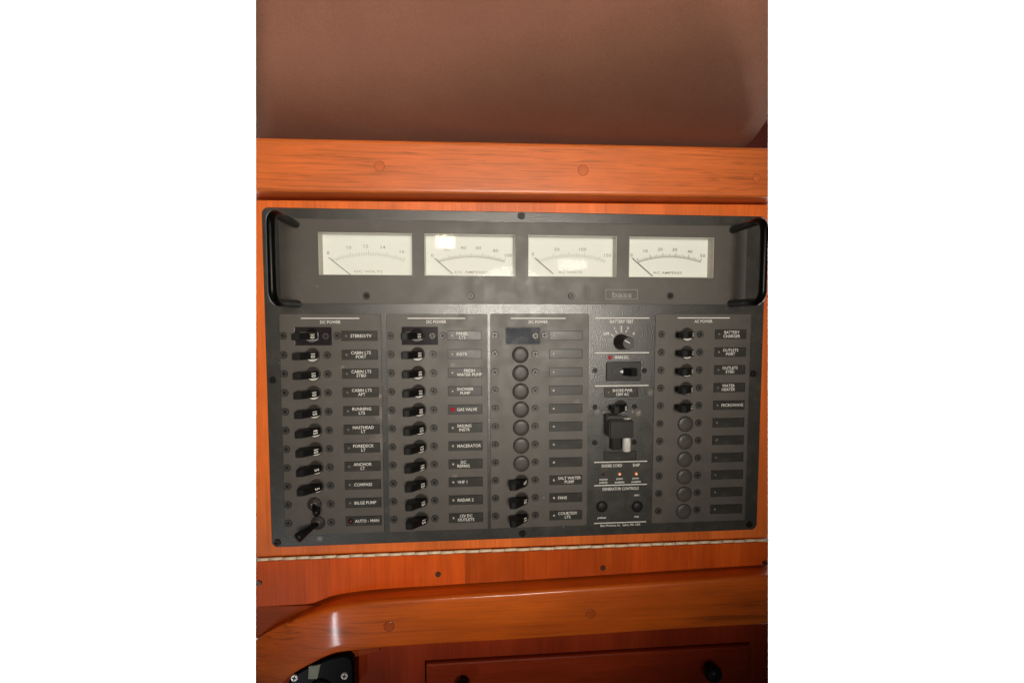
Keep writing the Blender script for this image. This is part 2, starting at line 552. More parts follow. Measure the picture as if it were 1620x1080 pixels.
def flare(me, yf):
    """the sawn ends of the boards run square to the line of sight"""
    for v in me.vertices:
        if v.co.y > yf + 1e-6:
            q = proj((v.co.x, yf, v.co.z))[0]
            if q < 405.5: v.co.x = xat(404.5, v.co.y, v.co.z)
            elif q > 1214.5: v.co.x = xat(1215.5, v.co.y, v.co.z)
    return me

def grid_board(name, pts, yf, yb, mat, bevel=0.002):
    return flare(prism(name, board_poly(pts, yf), yf, yb, mat, bevel=bevel, segs=3, level_only=True), yf)

def bung(parent, px, py, y, r_px, mat):
    r = r_px*pxs(y)
    me = lathe('bung', [(0, 0.00035), (r*0.9, 0.00035), (r, 0.0001), (r, -0.001)], 20, mat, False)
    c = at(px, py, y)
    # a hair-line joint round the plug
    o = link('bung', me, None, parent, c, random.uniform(-0.5, 0.5))
    ring = lathe('joint', [(r*1.10, -0.001), (r*1.10, 0.00012), (r*0.98, 0.00012)], 20, mat + '_joint', False)
    link('joint', ring, None, o, c)
    return o

YF = -0.017
fascia = link('fascia_board', grid_board('fascia_board', [(404.5, 216.5), (404.5, 302.5), (1215.5, 312.0), (1215.5, 232.5)], YF, YB, 'fascia', 0.0035))
tag(fascia, 'bright orange cherry board running across above the panel', 'board')
bung(fascia, 600.5, 263, YF, 7.2, 'bung')
bung(fascia, 922.5, 269.5, YF, 7.6, 'bung')
bung(fascia, 1197, 281, YF, 6.0, 'bung')

YW = 0.008
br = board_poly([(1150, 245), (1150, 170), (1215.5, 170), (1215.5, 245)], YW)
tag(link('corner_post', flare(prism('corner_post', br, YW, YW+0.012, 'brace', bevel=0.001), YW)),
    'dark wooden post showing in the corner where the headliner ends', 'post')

W2, H2 = 0.2413, 0.15925                     # half width and height of the panel
YD = 0.003
dtop = [(404.5, 316.0), (1215.5, 323.5)]
dbot = [(1215.5, 850.0), (404.5, 881.0)]
dp = board_poly([dtop[0], dbot[1], dbot[0], dtop[1]], YD)
hole = rect(-W2+0.012, W2-0.012, -H2+0.012, H2-0.012)
door = link('hinged_door', flare(prism('hinged_door', dp, YD, YD+0.018, 'door', holes=[hole], bevel=0.0012, level_only=True), YD))
tag(door, 'orange cherry hinged board that frames the grey panel', 'door')

# piano hinge
hinge = empty('piano_hinge', at(810, 868.5, YD))
tag(hinge, 'long brass piano hinge below the panel', 'hinge')
hl0, hl1 = at(404.5, 884.6, 0.001), at(1215.5, 853.4, 0.001)
NK = 41
kr = 0.0014
L = (hl1-hl0).length
def barrel_mesh(name, ln, r, mat, n=10):
    v, f = [], []
    for x in (-ln/2, ln/2):
        for i in range(n):
            a = 2*math.pi*i/n
            v.append((x, r*math.cos(a), r*math.sin(a)))
    for i in range(n):
        j = (i+1) % n; f.append((i, j, j+n, i+n))
    f.append(tuple(range(n))); f.append(tuple(range(n, 2*n)))
    return mesh(name, v, f, mat, False)
km = barrel_mesh('knuckle', L/NK*0.972, kr, 'brass', 12)
for p in km.polygons: p.use_smooth = len(p.vertices) == 4
for i in range(NK):
    p = hl0.lerp(hl1, (i+0.5)/NK)
    o = link('knuckle', km, None, hinge, p + Vector((0, 0, 0.00013 if i % 2 else -0.00013)))
link('pin', barrel_mesh('pin', L, kr*0.55, 'screw_brass', 8), None, hinge, (hl0+hl1)/2)
zc = (hl0.z+hl1.z)/2
lf = rect(hl0.x, hl1.x, zc-0.006, zc-0.0022)

# the line of the curved trim, used by the planks that stop short of it
def bend(px):                                 # the left end bends away into the wall
    return -0.0115 + 3.55e-7*max(0.0, 600.0-px)**2
st = [((404.5, 1012.5), (404.5, 1100)), ((411, 1008), (436, 1092)), ((433, 994), (461, 1069)), ((463, 981.5), (484, 1055)),
      ((509, 965), (521, 1037)), ((539, 957.7), (548, 1031)), ((602, 951.2), (606, 1025)), ((678, 946.0), (678, 1020)),
      ((754, 941), (754, 1015.7)), ((810, 937.5), (810, 1012.5)), ((936, 929.2), (936, 1004.6)), ((1063, 920.5), (1063, 996.2)),
      ((1215.5, 910.5), (1215.5, 987.5))]
def cr_interp(P, k):
    out = []
    for i in range(len(P)-1):
        p0, p1, p2, p3 = P[max(i-1, 0)], P[i], P[i+1], P[min(i+2, len(P)-1)]
        for j in range(k):
            t = j/k
            out.append([0.5*((2*b) + (-a+c)*t + (2*a-5*b+4*c-d)*t*t + (-a+3*b-3*c+d)*t**3) for a, b, c, d in zip(p0, p1, p2, p3)])
    out.append(list(P[-1]))
    return out
rows = cr_interp([[a[0], a[1], b[0], b[1]] for a, b in st], 8)
def trim_z(px):
    for a, b in zip(rows, rows[1:]):
        if a[0] <= px <= b[0]:
            t = (px-a[0])/(b[0]-a[0])
            return at(a[0], a[1], bend(a[0])).z*(1-t) + at(b[0], b[1], bend(b[0])).z*t
    return at(rows[-1][0], rows[-1][1], bend(rows[-1][0])).z

# lower boards: upright planks of veneer
YL = 0.0045
lower = empty('lower_board', at(810, 940, YL))
tag(lower, 'reddish cherry planked strip below the brass hinge', 'board')
xb = [404.5, 440.5, 523, 612, 735, 829, 905, 1000, 1112, 1215.5]
def hinge_y(px, d): return 884.6 + (853.4-884.6)*(px-404.5)/811.0 + d
for a, b in zip(xb, xb[1:]):
    # uprights are vertical in the place; ends follow the hinge above and run behind the trim below
    pt = [at(a, hinge_y(a, 3.2), YL), at(b, hinge_y(b, 3.2), YL)]
    zs = at(430, 957.5, YL).z
    gap = 0.00003
    NS = 6
    low = []
    for n_ in range(NS+1):
        px = a+(b-a)*n_/NS
        z = max(zs, trim_z(px)+0.0024) if px > 470 else zs
        x = pt[0].x+(pt[1].x-pt[0].x)*n_/NS
        if n_ == 0 and a < 405: x = xat(404.5, YL, z)
        if n_ == NS and b > 1215: x = xat(1215.5, YL, z)
        low.append((x, z))
    low[0] = (low[0][0]+gap, low[0][1]); low[-1] = (low[-1][0]-gap, low[-1][1])
    poly = low + [(pt[1].x-gap, pt[1].z), (pt[0].x+gap, pt[0].z)]
    dy = random.uniform(-0.0001, 0.0001)
    link('plank', flare(prism('plank', poly, YL+dy, YL+0.012, 'plank'), YL+dy), None, lower)

YR = 0.0065
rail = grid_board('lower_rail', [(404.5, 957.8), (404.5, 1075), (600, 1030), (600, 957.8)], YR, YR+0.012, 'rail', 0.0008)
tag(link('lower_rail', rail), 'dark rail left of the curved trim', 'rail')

# screws -------------------------------------------------------------
def screw_mesh(name, r, mat, dome=0.25, cross=True):
    n = 16
    h = r*dome
    dep = min(r*0.55, h*0.9)
    L_, w_ = r*0.66, r*0.20
    cr = [(w_, w_), (w_, L_), (-w_, L_), (-w_, w_), (-L_, w_), (-L_, -w_), (-w_, -w_), (-w_, -L_), (w_, -L_), (w_, -w_), (L_, -w_), (L_, w_)]
    if not cross:
        cr = [(L_*1.25, w_*0.9), (-L_*1.25, w_*0.9), (-L_*1.25, -w_*0.9), (L_*1.25, -w_*0.9)]
    ring = [(r*0.86*math.cos(2*math.pi*i/n), r*0.86*math.sin(2*math.pi*i/n)) for i in range(n)]
    outer = [(r*math.cos(2*math.pi*i/n), r*math.sin(2*math.pi*i/n)) for i in range(n)]
    verts = [(x, -h, z) for x, z in ring] + [(x, -h, z) for x, z in cr] + [(x, -h+dep, z) for x, z in cr] + [(x, 0.0002, z) for x, z in outer]
    faces = []
    for t in tessellate_polygon([[Vector((x, z, 0)) for x, z in ring], [Vector((x, z, 0)) for x, z in cr]]):
        faces.append(tuple(t))
    m = len(cr)
    for i in range(m):
        j = (i+1) % m
        faces.append((n+i, n+j, n+m+j, n+m+i))
    faces.append(tuple(range(n+m, n+2*m)))
    k = n+2*m
    for i in range(n):
        j = (i+1) % n
        faces.append((i, j, k+j, k+i))
    me = bpy.data.meshes.new(name)
    me.from_pydata(verts, [], faces)
    me.validate()
    bm = bmesh.new(); bm.from_mesh(me)
    bmesh.ops.recalc_face_normals(bm, faces=bm.faces)
    bm.to_mesh(me); bm.free()
    me.materials.append(M[mat]); me.materials.append(M['black'])
    for p in me.polygons:
        c = p.center
        if all(abs(me.vertices[i].co.y-(-h+dep)) < 1e-7 for i in p.vertices): p.material_index = 1  # recess floor coloured black to stand in for its shade
    return me

def hole_ring(r, mat='soft_black'):
    return lathe('countersink', [(r*1.22, 0.0), (r*1.2, 0.00025), (r*0.98, 0.00018)], 16, mat, False)

s_wood = screw_mesh('screw', 4.6*MM, 'screw_brass', 0.3, False)
for px, py, a in ((409.5, 921.5, 0.9), (693, 908, 0.35), (954, 898, 1.2)):
    link('screw', s_wood, None, lower, at(px, py, YL-0.0004), a)
link('screw', s_wood, None, lower, at(1210, 890, YL-0.0004), 0.4)

# curved trim ---------------------------------------------------------
verts, faces = [], []
sec_n = 0
for tx, ty, bx, by in rows:
    y = bend(tx)
    T, B = at(tx, ty, y), at(bx, by, bend(bx))
    d = (B-T).normalized()
    back = Vector((0, 1, 0))
    r = min(0.0036, max(0.0004, -y*0.5))
    sec = []
    sec.append(Vector((T.x if tx < 1214 else xat(1215.5, 0.012, T.z), 0.012, T.z)))
    for i in range(6):
        a = math.radians(90*i/5)
        sec.append(T + back*(r*(1-math.sin(a))) + d*(r*(1-math.cos(a))))
    n = 5
    for i in range(1, n):
        sec.append(T.lerp(B, i/n) - back*0.0006*math.sin(math.pi*i/n))
    for i in range(5):
        a = math.radians(90*i/4)
        sec.append(B + back*(0.0025*(1-math.cos(a))) - d*(0.0025*(1-math.sin(a))))
    sec.append(Vector((B.x if tx < 1214 else xat(1215.5, 0.030, B.z), 0.030, B.z)))
    if tx > 1214: sec = [Vector((xat(1215.5, q.y, q.z), q.y, q.z)) for q in sec]
    if tx < 405: sec = [Vector((xat(404.5, q.y, q.z), q.y, q.z)) for q in sec]
    sec_n = len(sec)
    verts += sec
for i in range(len(rows)-1):
    for k in range(sec_n-1):
        a = i*sec_n+k
        faces.append((a, a+1, a+1+sec_n, a+sec_n))
for st_ in (0, len(rows)-1):                  # sawn ends, with their own vertices
    k = len(verts)
    verts += [q.copy() for q in verts[st_*sec_n:(st_+1)*sec_n]]
    faces.append(tuple(range(k, k+sec_n)))
tm = mesh('curved_trim', verts, faces, 'trim', True)
trim = link('curved_trim', tm)
tag(trim, 'glossy varnished curved cherry trim over the lower opening', 'trim')
bung(trim, 615.5, 990, -0.0121, 7.8, 'bung_dark')
bung(trim, 934.5, 970, -0.0121, 7.2, 'bung_dark')

# the opening under the trim
YO = 0.016
YC = 0.0125
zT = at(930, 1035.5, YC).z
xL, xR = at(674, 1052, YC).x, at(1186, 1019, YC).x
zB = at(810, 1098, YC).z
g_ = 0.0017
lp = board_poly([(404.5, 990), (404.5, 1125), (1215.5, 1125), (1215.5, 960)], YO)
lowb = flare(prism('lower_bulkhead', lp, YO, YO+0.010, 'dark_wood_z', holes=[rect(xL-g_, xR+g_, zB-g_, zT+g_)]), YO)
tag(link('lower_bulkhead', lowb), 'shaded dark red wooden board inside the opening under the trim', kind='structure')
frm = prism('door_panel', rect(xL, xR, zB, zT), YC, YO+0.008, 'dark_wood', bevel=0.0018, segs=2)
cab = link('cabinet_door', frm)
tag(cab, 'dark red cabinet door with two black knobs under the trim', 'cabinet door')
for px, py, r in ((1128, 1064, 15), (732, 1087, 13)):
    k = r*pxs(YC-0.012)
    me = lathe('knob', [(0, 0.017), (k*0.45, 0.0165), (k*0.85, 0.014), (k, 0.0105), (k*0.9, 0.007), (k*0.5, 0.004), (k*0.45, 0.0)], 24, 'black')
    link('knob', me, None, cab, at(px, py, YC-0.010) + Vector((0, 0.010, 0)))

# black fitting in the lower left of the opening
YX = -0.001
fit_poly = board_poly([(450, 1100), (457, 1076), (463, 1067), (483, 1055.5), (505, 1046), (523, 1039.5), (542, 1036), (551, 1037),
                       (557.5, 1043), (560, 1052), (561, 1100)], YX)
fit = link('black_fitting', prism('black_fitting', fit_poly, YX, YO, 'black_gloss', bevel=0.0022, segs=3))
tag(fit, 'black plastic fitting with two bright screws under the left end of the curved trim', 'fitting')
s_chr = screw_mesh('screw', 5.8*pxs(YX), 'chrome', 0.28)
link('screw', s_chr, None, fit, at(466, 1071, YX-0.0003), 0.3)
link('screw', s_chr, None, fit, at(545, 1068, YX-0.0003), 0.2)
tb = board_poly([(488, 1054), (487, 1074), (502, 1073.5), (507, 1051)], YX-0.0012)
link('tab', prism('tab', tb, YX-0.0012, YX, 'grey_tab', bevel=0.0005), None, fit)  # grey-green patch colours in the pale highlight on the fitting
c = at(506, 1092, YX)
link('swivel', lathe('swivel', [(0, 0.004), (0.009, 0.0036), (0.0115, 0.002), (0.012, 0.0)], 28, 'black'), None, fit, c)

# ================================================================== the electrical panel
panel = empty('electrical_panel', (0, 0, -H2))
tag(panel, 'dark grey marine electrical panel with four meters, breaker switches and two handles', 'switch panel')

# meter windows in picture pixels: left, right, top, bottom
MW = [(503.5, 652, 369.5, 436), (671.5, 815, 370.5, 437), (835.8, 975.8, 372, 437.3), (995.3, 1129.5, 374.3, 438)]
HP = 0.0008                                  # smooth plates lie this much proud of the textured face
wins = []
for a, b, t, bo in MW:
    p = at(a, (t+bo)/2, -HP); q = at(b, (t+bo)/2, -HP)
    z0 = (at(a, bo, -HP).z + at(b, bo, -HP).z)/2; z1 = (at(a, t, -HP).z + at(b, t, -HP).z)/2
    wins.append((p.x, q.x, z0, z1))
zlo = sum(x[2] for x in wins)/4; zhi = sum(x[3] for x in wins)/4
wins = [(a, b, zlo, zhi) for a, b, _, _ in wins]
holes = [rect(a-0.0008, b+0.0008, c-0.0008, d+0.0008) for a, b, c, d in wins]
face = prism('faceplate', rrect(-W2, W2, -H2, H2, 0.006), 0.0, 0.0025, 'panel', holes=holes, bevel=0.0006)
link('faceplate', face, None, panel)

def plate(name, tl, br, holes=(), rr=0.0012):
    a, b = at(*tl, -HP), at(*br, -HP)
    x0, x1, z0, z1 = a.x, b.x, b.z, a.z
    return link(name, prism(name, rrect(x0, x1, z0, z1, rr, 3), -HP, -0.00005, 'plate', holes=holes, bevel=0.0003, segs=1), None, panel)
pw = [rect(*w_) for w_ in wins]
plate('meter_plate', (440.5, 345), (1179, 482), pw)
plate('breaker_plate', (441.5, 496.7), (608, 841.5))
plate('breaker_plate', (611, 496.5), (772, 836))
plate('breaker_plate', (775.7, 496.2), (928.5, 830.5), rr=0.0018)
plate('breaker_plate', (1037, 496.5), (1178.5, 822.5), rr=0.0018)

# handles ------------------------------------------------------------
def handle(x, zt_, zb_, hh, r=0.0034, br=0.010):
    pts = [(x, -HP*0, zt_)]
    for i in range(9):
        a = math.radians(90*i/8)
        pts.append((x, -(hh-br+br*math.sin(a)), zt_-(br-br*math.cos(a))))
    for i in range(9):
        a = math.radians(90*i/8)
        pts.append((x, -(hh-br+br*math.cos(a)), zb_+br-br*math.sin(a)))
    pts.append((x, 0, zb_))
    o = link('handle', tube('handle', pts, r, 'black_gloss', 14), None, panel)
    return o
handle(-0.2108, 0.1440, 0.0716, 0.0506)
handle(0.2056, 0.1452, 0.0732, 0.0500)

# meters ---------------------------------------------------------------
YM = 0.0115                                   # depth of the dial cards
def quad_strip(pts_pairs, y):
    v, f = [], []
    for a, b in pts_pairs:
        v += [at(*a, y), at(*b, y)]
    for i in range(len(pts_pairs)-1):
        f.append((2*i, 2*i+1, 2*i+3, 2*i+2))
    return v, f
meters = [
    dict(t='DC VOLTS', tx=(583, 429.5, 42), cx=578, needle=((520, 407.5), (555, 435)), n=[('8', 519, 400), ('10', 552, 391.5), ('12', 579, 389.5), ('14', 606, 391), ('16', 636, 398)], x=(526, 640), y=(409.5, 399.5), ticks=40, dense=False, pale=True),
    dict(t='DC AMPERES', tx=(745.5, 430.5, 50), cx=744, needle=((687.5, 408.5), (716, 433)), n=[('0', 684, 404), ('20', 707, 394), ('40', 733, 392), ('60', 757, 392), ('80', 784, 396.5), ('100', 804.5, 404)], x=(693, 799), y=(411, 403), ticks=60, dense=True, pale=True),
    dict(t='AC VOLTS', tx=(902, 430.5, 38), cx=905, needle=((846.5, 408), (875.5, 433)), n=[('0', 843, 402), ('50', 881, 394.5), ('100', 922, 394.5), ('150', 961.5, 404)], x=(852, 958), y=(411, 401.8), ticks=44, dense=False, pale=True),
    dict(t='AC AMPERES', tx=(1056, 431.5, 48), cx=1060, needle=((1000.5, 408), (1032.5, 436.5)), n=[('0', 999, 403.5), ('10', 1021.5, 397), ('20', 1044.5, 394.5), ('30', 1067.5, 395), ('40', 1091.5, 398), ('50', 1111.5, 404.5)], x=(1009, 1109), y=(411.5, 403), ticks=50, dense=True, pale=False),
]
for md, (x0, x1, z0, z1) in zip(meters, wins):
    cx, cz = (x0+x1)/2, (z0+z1)/2
    mt = empty('meter', (cx, 0, z0), panel)
    e = 0.0006
    # housing: the four clear-plastic side walls and the back of the case
    o_, i_ = rect(x0-e, x1+e, z0-e, z1+e), rect(x0, x1, z0, z1)
    hs = prism('housing', rect(x0-0.0015, x1+0.0015, z0-0.0015, z1+0.0015), 0.0026, YM+0.004, 'housing', holes=[i_])
    link('housing', hs, None, mt)
    rim = prism('rim', rect(x0-e, x1+e, z0-e, z1+e), -0.0004, 0.0026, 'housing', holes=[rect(x0+0.0004, x1-0.0004, z0+0.0004, z1-0.0004)])
    link('rim', rim, None, mt)
    dl = prism('dial', rect(x0-0.001, x1+0.001, z0-0.001, z1+0.001), YM, YM+0.001, 'dial')
    link('dial', dl, None, mt)
    # the printed scale
    (xa, xb2), (ye, ym_) = md['x'], md['y']
    half = (xb2-xa)/2; sag = ye-ym_
    R = (half*half+sag*sag)/(2*sag); cxp = (xa+xb2)/2; cyp = ym_+R
    v, f = [], []
    def add_quad(p, q, wd):
        a, b = at(*p, YM-0.0002), at(*q, YM-0.0002)
        d = (b-a).normalized(); s_ = Vector((-d.z, 0, d.x))*wd/2
        k = len(v); v.extend([a+s_, a-s_, b-s_, b+s_]); f.append((k, k+1, k+2, k+3))
    am = math.asin(half/R)
    N = md['ticks']
    for i in range(N+1):
        a = -am+2*am*i/N
        big = i % 10 == 0; mid_ = i % 5 == 0
        l0 = -3.0 if big else (-1.2 if mid_ else 0.0)
        l1 = 4.0 if md['dense'] else 5.0
        p = (cxp+(R-l0)*math.sin(a), cyp-(R-l0)*math.cos(a))
        q = (cxp+(R-l1)*math.sin(a), cyp-(R-l1)*math.cos(a))
        add_quad(p, q, (0.0006 if big else 0.0004) if not md['pale'] else 0.00035)
    for i in range(24):
        a, b = -am+2*am*i/24, -am+2*am*(i+1)/24
        if md['dense']:
            add_quad((cxp+(R-3.6)*math.sin(a), cyp-(R-3.6)*math.cos(a)), (cxp+(R-3.6)*math.sin(b), cyp-(R-3.6)*math.cos(b)), 0.0005)
    pm = 'dial_pale' if md['pale'] else 'dial_print'
    sc = mesh('scale', v, f, pm)
    link('scale', sc, None, mt)
    for s_, px, py in md['n']:
        if not (at(px, py, YM).x - 0.001 > x0-0.004): continue
        lettering(s_, px, py, 5.0, mt, -YM+0.0002, pm, stretch=1.25, bold=0.008)
    lettering(md['t'], md['tx'][0], md['tx'][1], 3.8, mt, -YM+0.0002, pm, width_px=md['tx'][2], bold=0.006)
    a, b = at(*md['needle'][0], YM-0.0018), at(*md['needle'][1], YM-0.0018)
    nd = tube('needle', [a, b], 0.00032, 'needle', 6)
    link('needle', nd, None, mt)
    pn = prism('pane', rect(x0-0.0002, x1+0.0002, z0-0.0002, z1+0.0002), 0.0002, 0.0007, 'pane')
    link('pane', pn, None, mt)

# screws ------------------------------------------------------------
s_plate = screw_mesh('screw', 5.2*MM, 'screw', 0.14)
s_small = screw_mesh('screw', 4.4*MM, 'screw_black', 0.3)
s_big = screw_mesh('screw', 5.6*MM, 'screw_black', 0.35)
sink = hole_ring(5.0*MM)
def panel_screw(p, me=s_plate, h=HP, ring=True):
    o = link('screw', me, None, panel, Vector((p.x, -h-0.0001, p.z)), random.uniform(0, 1.57))
    if ring: link('countersink', sink, None, o, Vector((p.x, -h-0.00005, p.z)))
    return o
for px, py in ((579, 468), (745, 468), (904.5, 468), (1061, 468)):
    panel_screw(at(px, py, -HP), s_small)
for px, py in ((825, 341), (431, 601), (1191.5, 591), (438.5, 858), (1185, 829), (826.5, 843.5)):
    panel_screw(at(px, py, 0), s_big, 0.0)

# breakers ----------------------------------------------------------
def row(top, bot, i, n=11, h=HP):
    a, b = at(*top, -h), at(*bot, -h)
    return a.lerp(b, i/(n-1))

RB = 11.2*MM
m_collar = lathe('breaker_switch', [(0, 0.0003), (RB*0.86, 0.0003), (RB*0.90, 0.0009), (RB, 0.0007), (RB*1.03, 0.0)], 28, 'disc', True)
# the pale face of the breaker seen in the lower part of the round hole
cres = []
for i in range(13):
    a = math.radians(205 + 130*i/12)
    cres.append((RB*0.88*math.cos(a), RB*0.88*math.sin(a)))
m_cres = prism('breaker_face', cres, -0.0007, -0.0003, 'crescent')
def lever_mesh():
    prof = [(0.0055, 0.0008), (0.0055, 0.0040), (-0.0055, 0.0150), (-0.0070, 0.0160), (-0.0115, 0.0160), (-0.0128, 0.0148), (-0.0128, 0.0075), (-0.004, 0.0008)]
    hz = 0.0031
    v = [(x, -h, hz) for x, h in prof] + [(x, -h, -hz) for x, h in prof]
    n = len(prof)
    f = [tuple(range(n)), tuple(reversed(range(n, 2*n)))] + [(i, (i+1) % n, (i+1) % n+n, i+n) for i in range(n)]
    me = mesh('lever', v, f, 'black')
    bm = bmesh.new(); bm.from_mesh(me)
    bmesh.ops.bevel(bm, geom=[e for e in bm.edges if e.calc_face_angle(0) > 0.35], offset=0.00045, segments=2, affect='EDGES')
    bm.to_mesh(me); bm.free()
    return me
m_lever = lever_mesh()
def rating_mesh(s, rot=True):
    me = text_mesh(s, 0.0040, bold=0.028, stretch=0.92)
    th = math.radians(45)
    for v in me.vertices:
        x, z = v.co.x, v.co.z
        if rot: x, z = z, -x
        z *= 0.95
        xx = 0.0028 + x*math.cos(th)
        v.co = (xx + 0.00016, -(0.0040 + (0.0055-xx)*math.tan(th)) - 0.00016, z)
    return me
m_rate = {k: rating_mesh(k) for k in ('10', '15', '5', '20')}
m_rate_of = rating_mesh('of', False)
def breaker(p, rate, tilt=0.0, lever=None):
    o = link('breaker_switch', m_collar, None, panel, Vector((p.x, -HP, p.z)))
    link('breaker_face', m_cres, None, o, Vector((p.x, -HP, p.z)))
    link('lever', lever or m_lever, None, o, Vector((p.x, -HP, p.z)), tilt)
    if rate: link('rating', m_rate[rate], 'print', o, Vector((p.x, -HP, p.z)), tilt)
    return o
m_cap = lathe('blank_cap', [(0, 0.0020), (13.2*MM*0.5, 0.00195), (13.2*MM*0.80, 0.0017), (13.2*MM*0.94, 0.0011), (13.2*MM, 0.0005), (13.2*MM, 0.0)], 32, 'cap')

def led(p, r_px, mat, parent, h=0.0014):
    r = r_px*MM
    me = lathe('indicator_light', [(0, r*0.8), (r*0.6, r*0.62), (r*0.95, r*0.2), (r, 0.0)], 14, mat)
    return link('indicator_light', me, None, parent, Vector((p.x, -h, p.z)))

def label_plate(xl, xr, zc, text='', led_mat='led_off', led_r=1.9, hpx=14.0, ht=0.0011, cap=4.9):
    hz = hpx*MM/2
    o = link('label_plate', prism('label_plate', rect(-(xr-xl)/2, (xr-xl)/2, -hz, hz), 0.0, 0.0006, 'label', bevel=0.00025, segs=1), None, panel,
             Vector(((xl+xr)/2, -ht, zc)))
    rimm = prism('slot_edge', rect(xl-0.0005, xr+0.0005, zc-hz-0.0005, zc+hz+0.0005), -HP-0.00018, -HP+0.0002, 'soft_black',
                 holes=[rect(xl-0.00005, xr+0.00005, zc-hz-0.00005, zc+hz+0.00005)])
    link('slot_edge', rimm, None, o)
    if led_mat: led(Vector((xl+6.6*MM, 0, zc)), led_r, led_mat, o, ht)
    if text:
        me = text_mesh(text, cap*MM, align='LEFT', stretch=0.93, bold=0.010, spacing=0.92)
        link('lettering', me, 'print', o, Vector((xl+13.4*MM, -ht-0.00012, zc)))
    return o

cols = [
    dict(ls=((447.5, 531), (456.3, 827)), br=((493.5, 531.5), (503, 826.5)), rs=((516.5, 531.5), (524, 825.3)),
         lab=((540.6, 596.5), (548, 603.4)), ly=(531.2, 824), out=(533, 531),
         t=['STEREO/TV', 'CABIN LTS\nPORT', 'CABIN LTS\nSTBD', 'CABIN LTS\nAFT', 'RUNNING\nLTS', 'MASTHEAD\nLT', 'FOREDECK\nLT', 'ANCHOR\nLT', 'COMPASS', 'BILGE PUMP', 'AUTO - MAN'],
         k=['10', '10', '10', '10', '15', '15', '10', '5', '5', 'T', 'B'], led='led_dim'),
    dict(ls=((617, 531), (623.3, 821.4)), br=((660, 530.7), (667, 820)), rs=((684.5, 531), (688, 819.5)),
         lab=((708.6, 761.4), (711, 763.6)), ly=(530.6, 819), out=(700.5, 530.8),
         t=['PANEL\nLTS', 'INSTR', 'FRESH\nWATER PUMP', 'SHOWER\nPUMP', 'GAS VALVE', 'SAILING\nINSTR', 'MACERATOR', 'DC\nREFRIG', 'VHF 1', 'RADAR 2', '12V DC\nOUTLETS'],
         k=['10', '10', '10', '10', '10', '15', '15', '15', '15', '15', '15'], led='led_off'),
    dict(ls=((782.7, 530), (784, 816)), br=((822.9, 532), (825.5, 816.8)), rs=((846.6, 531), (846.8, 814.5)),
         lab=((869, 921.4), (870, 920)), ly=(530.6, 815), out=(861.5, 530),
         t=['']*8+['SALT WATER\nPUMP', 'FANS', 'COURTESY\nLTS'],
         k=['P']+['C']*7+['O', '15', '15'], led='led_off'),
    dict(ls=((1047.2, 528.6), (1041.7, 807.8)), br=((1087, 529.2), (1081.5, 808.4)), rs=((1107.8, 528.6), (1102.6, 805.8)),
         lab=((1131.7, 1179.7), (1124.3, 1173.2)), ly=(528.6, 805.2), out=None,
         t=['BATTERY\nCHARGER', 'OUTLETS\nPORT', 'OUTLETS\nSTBD', 'WATER\nHEATER', 'MICROWAVE']+['']*6,
         k=['15', '15', '20', '20', '15']+['C']*6, led='led_dim'),
]
m_bush = lathe('toggle_switch', [(0, 0.0035), (0.0030, 0.0035), (0.0042, 0.0028), (0.0048, 0.0018), (0.0060, 0.0016), (0.0063, 0.0010), (0.0068, 0.0)], 24, 'disc')
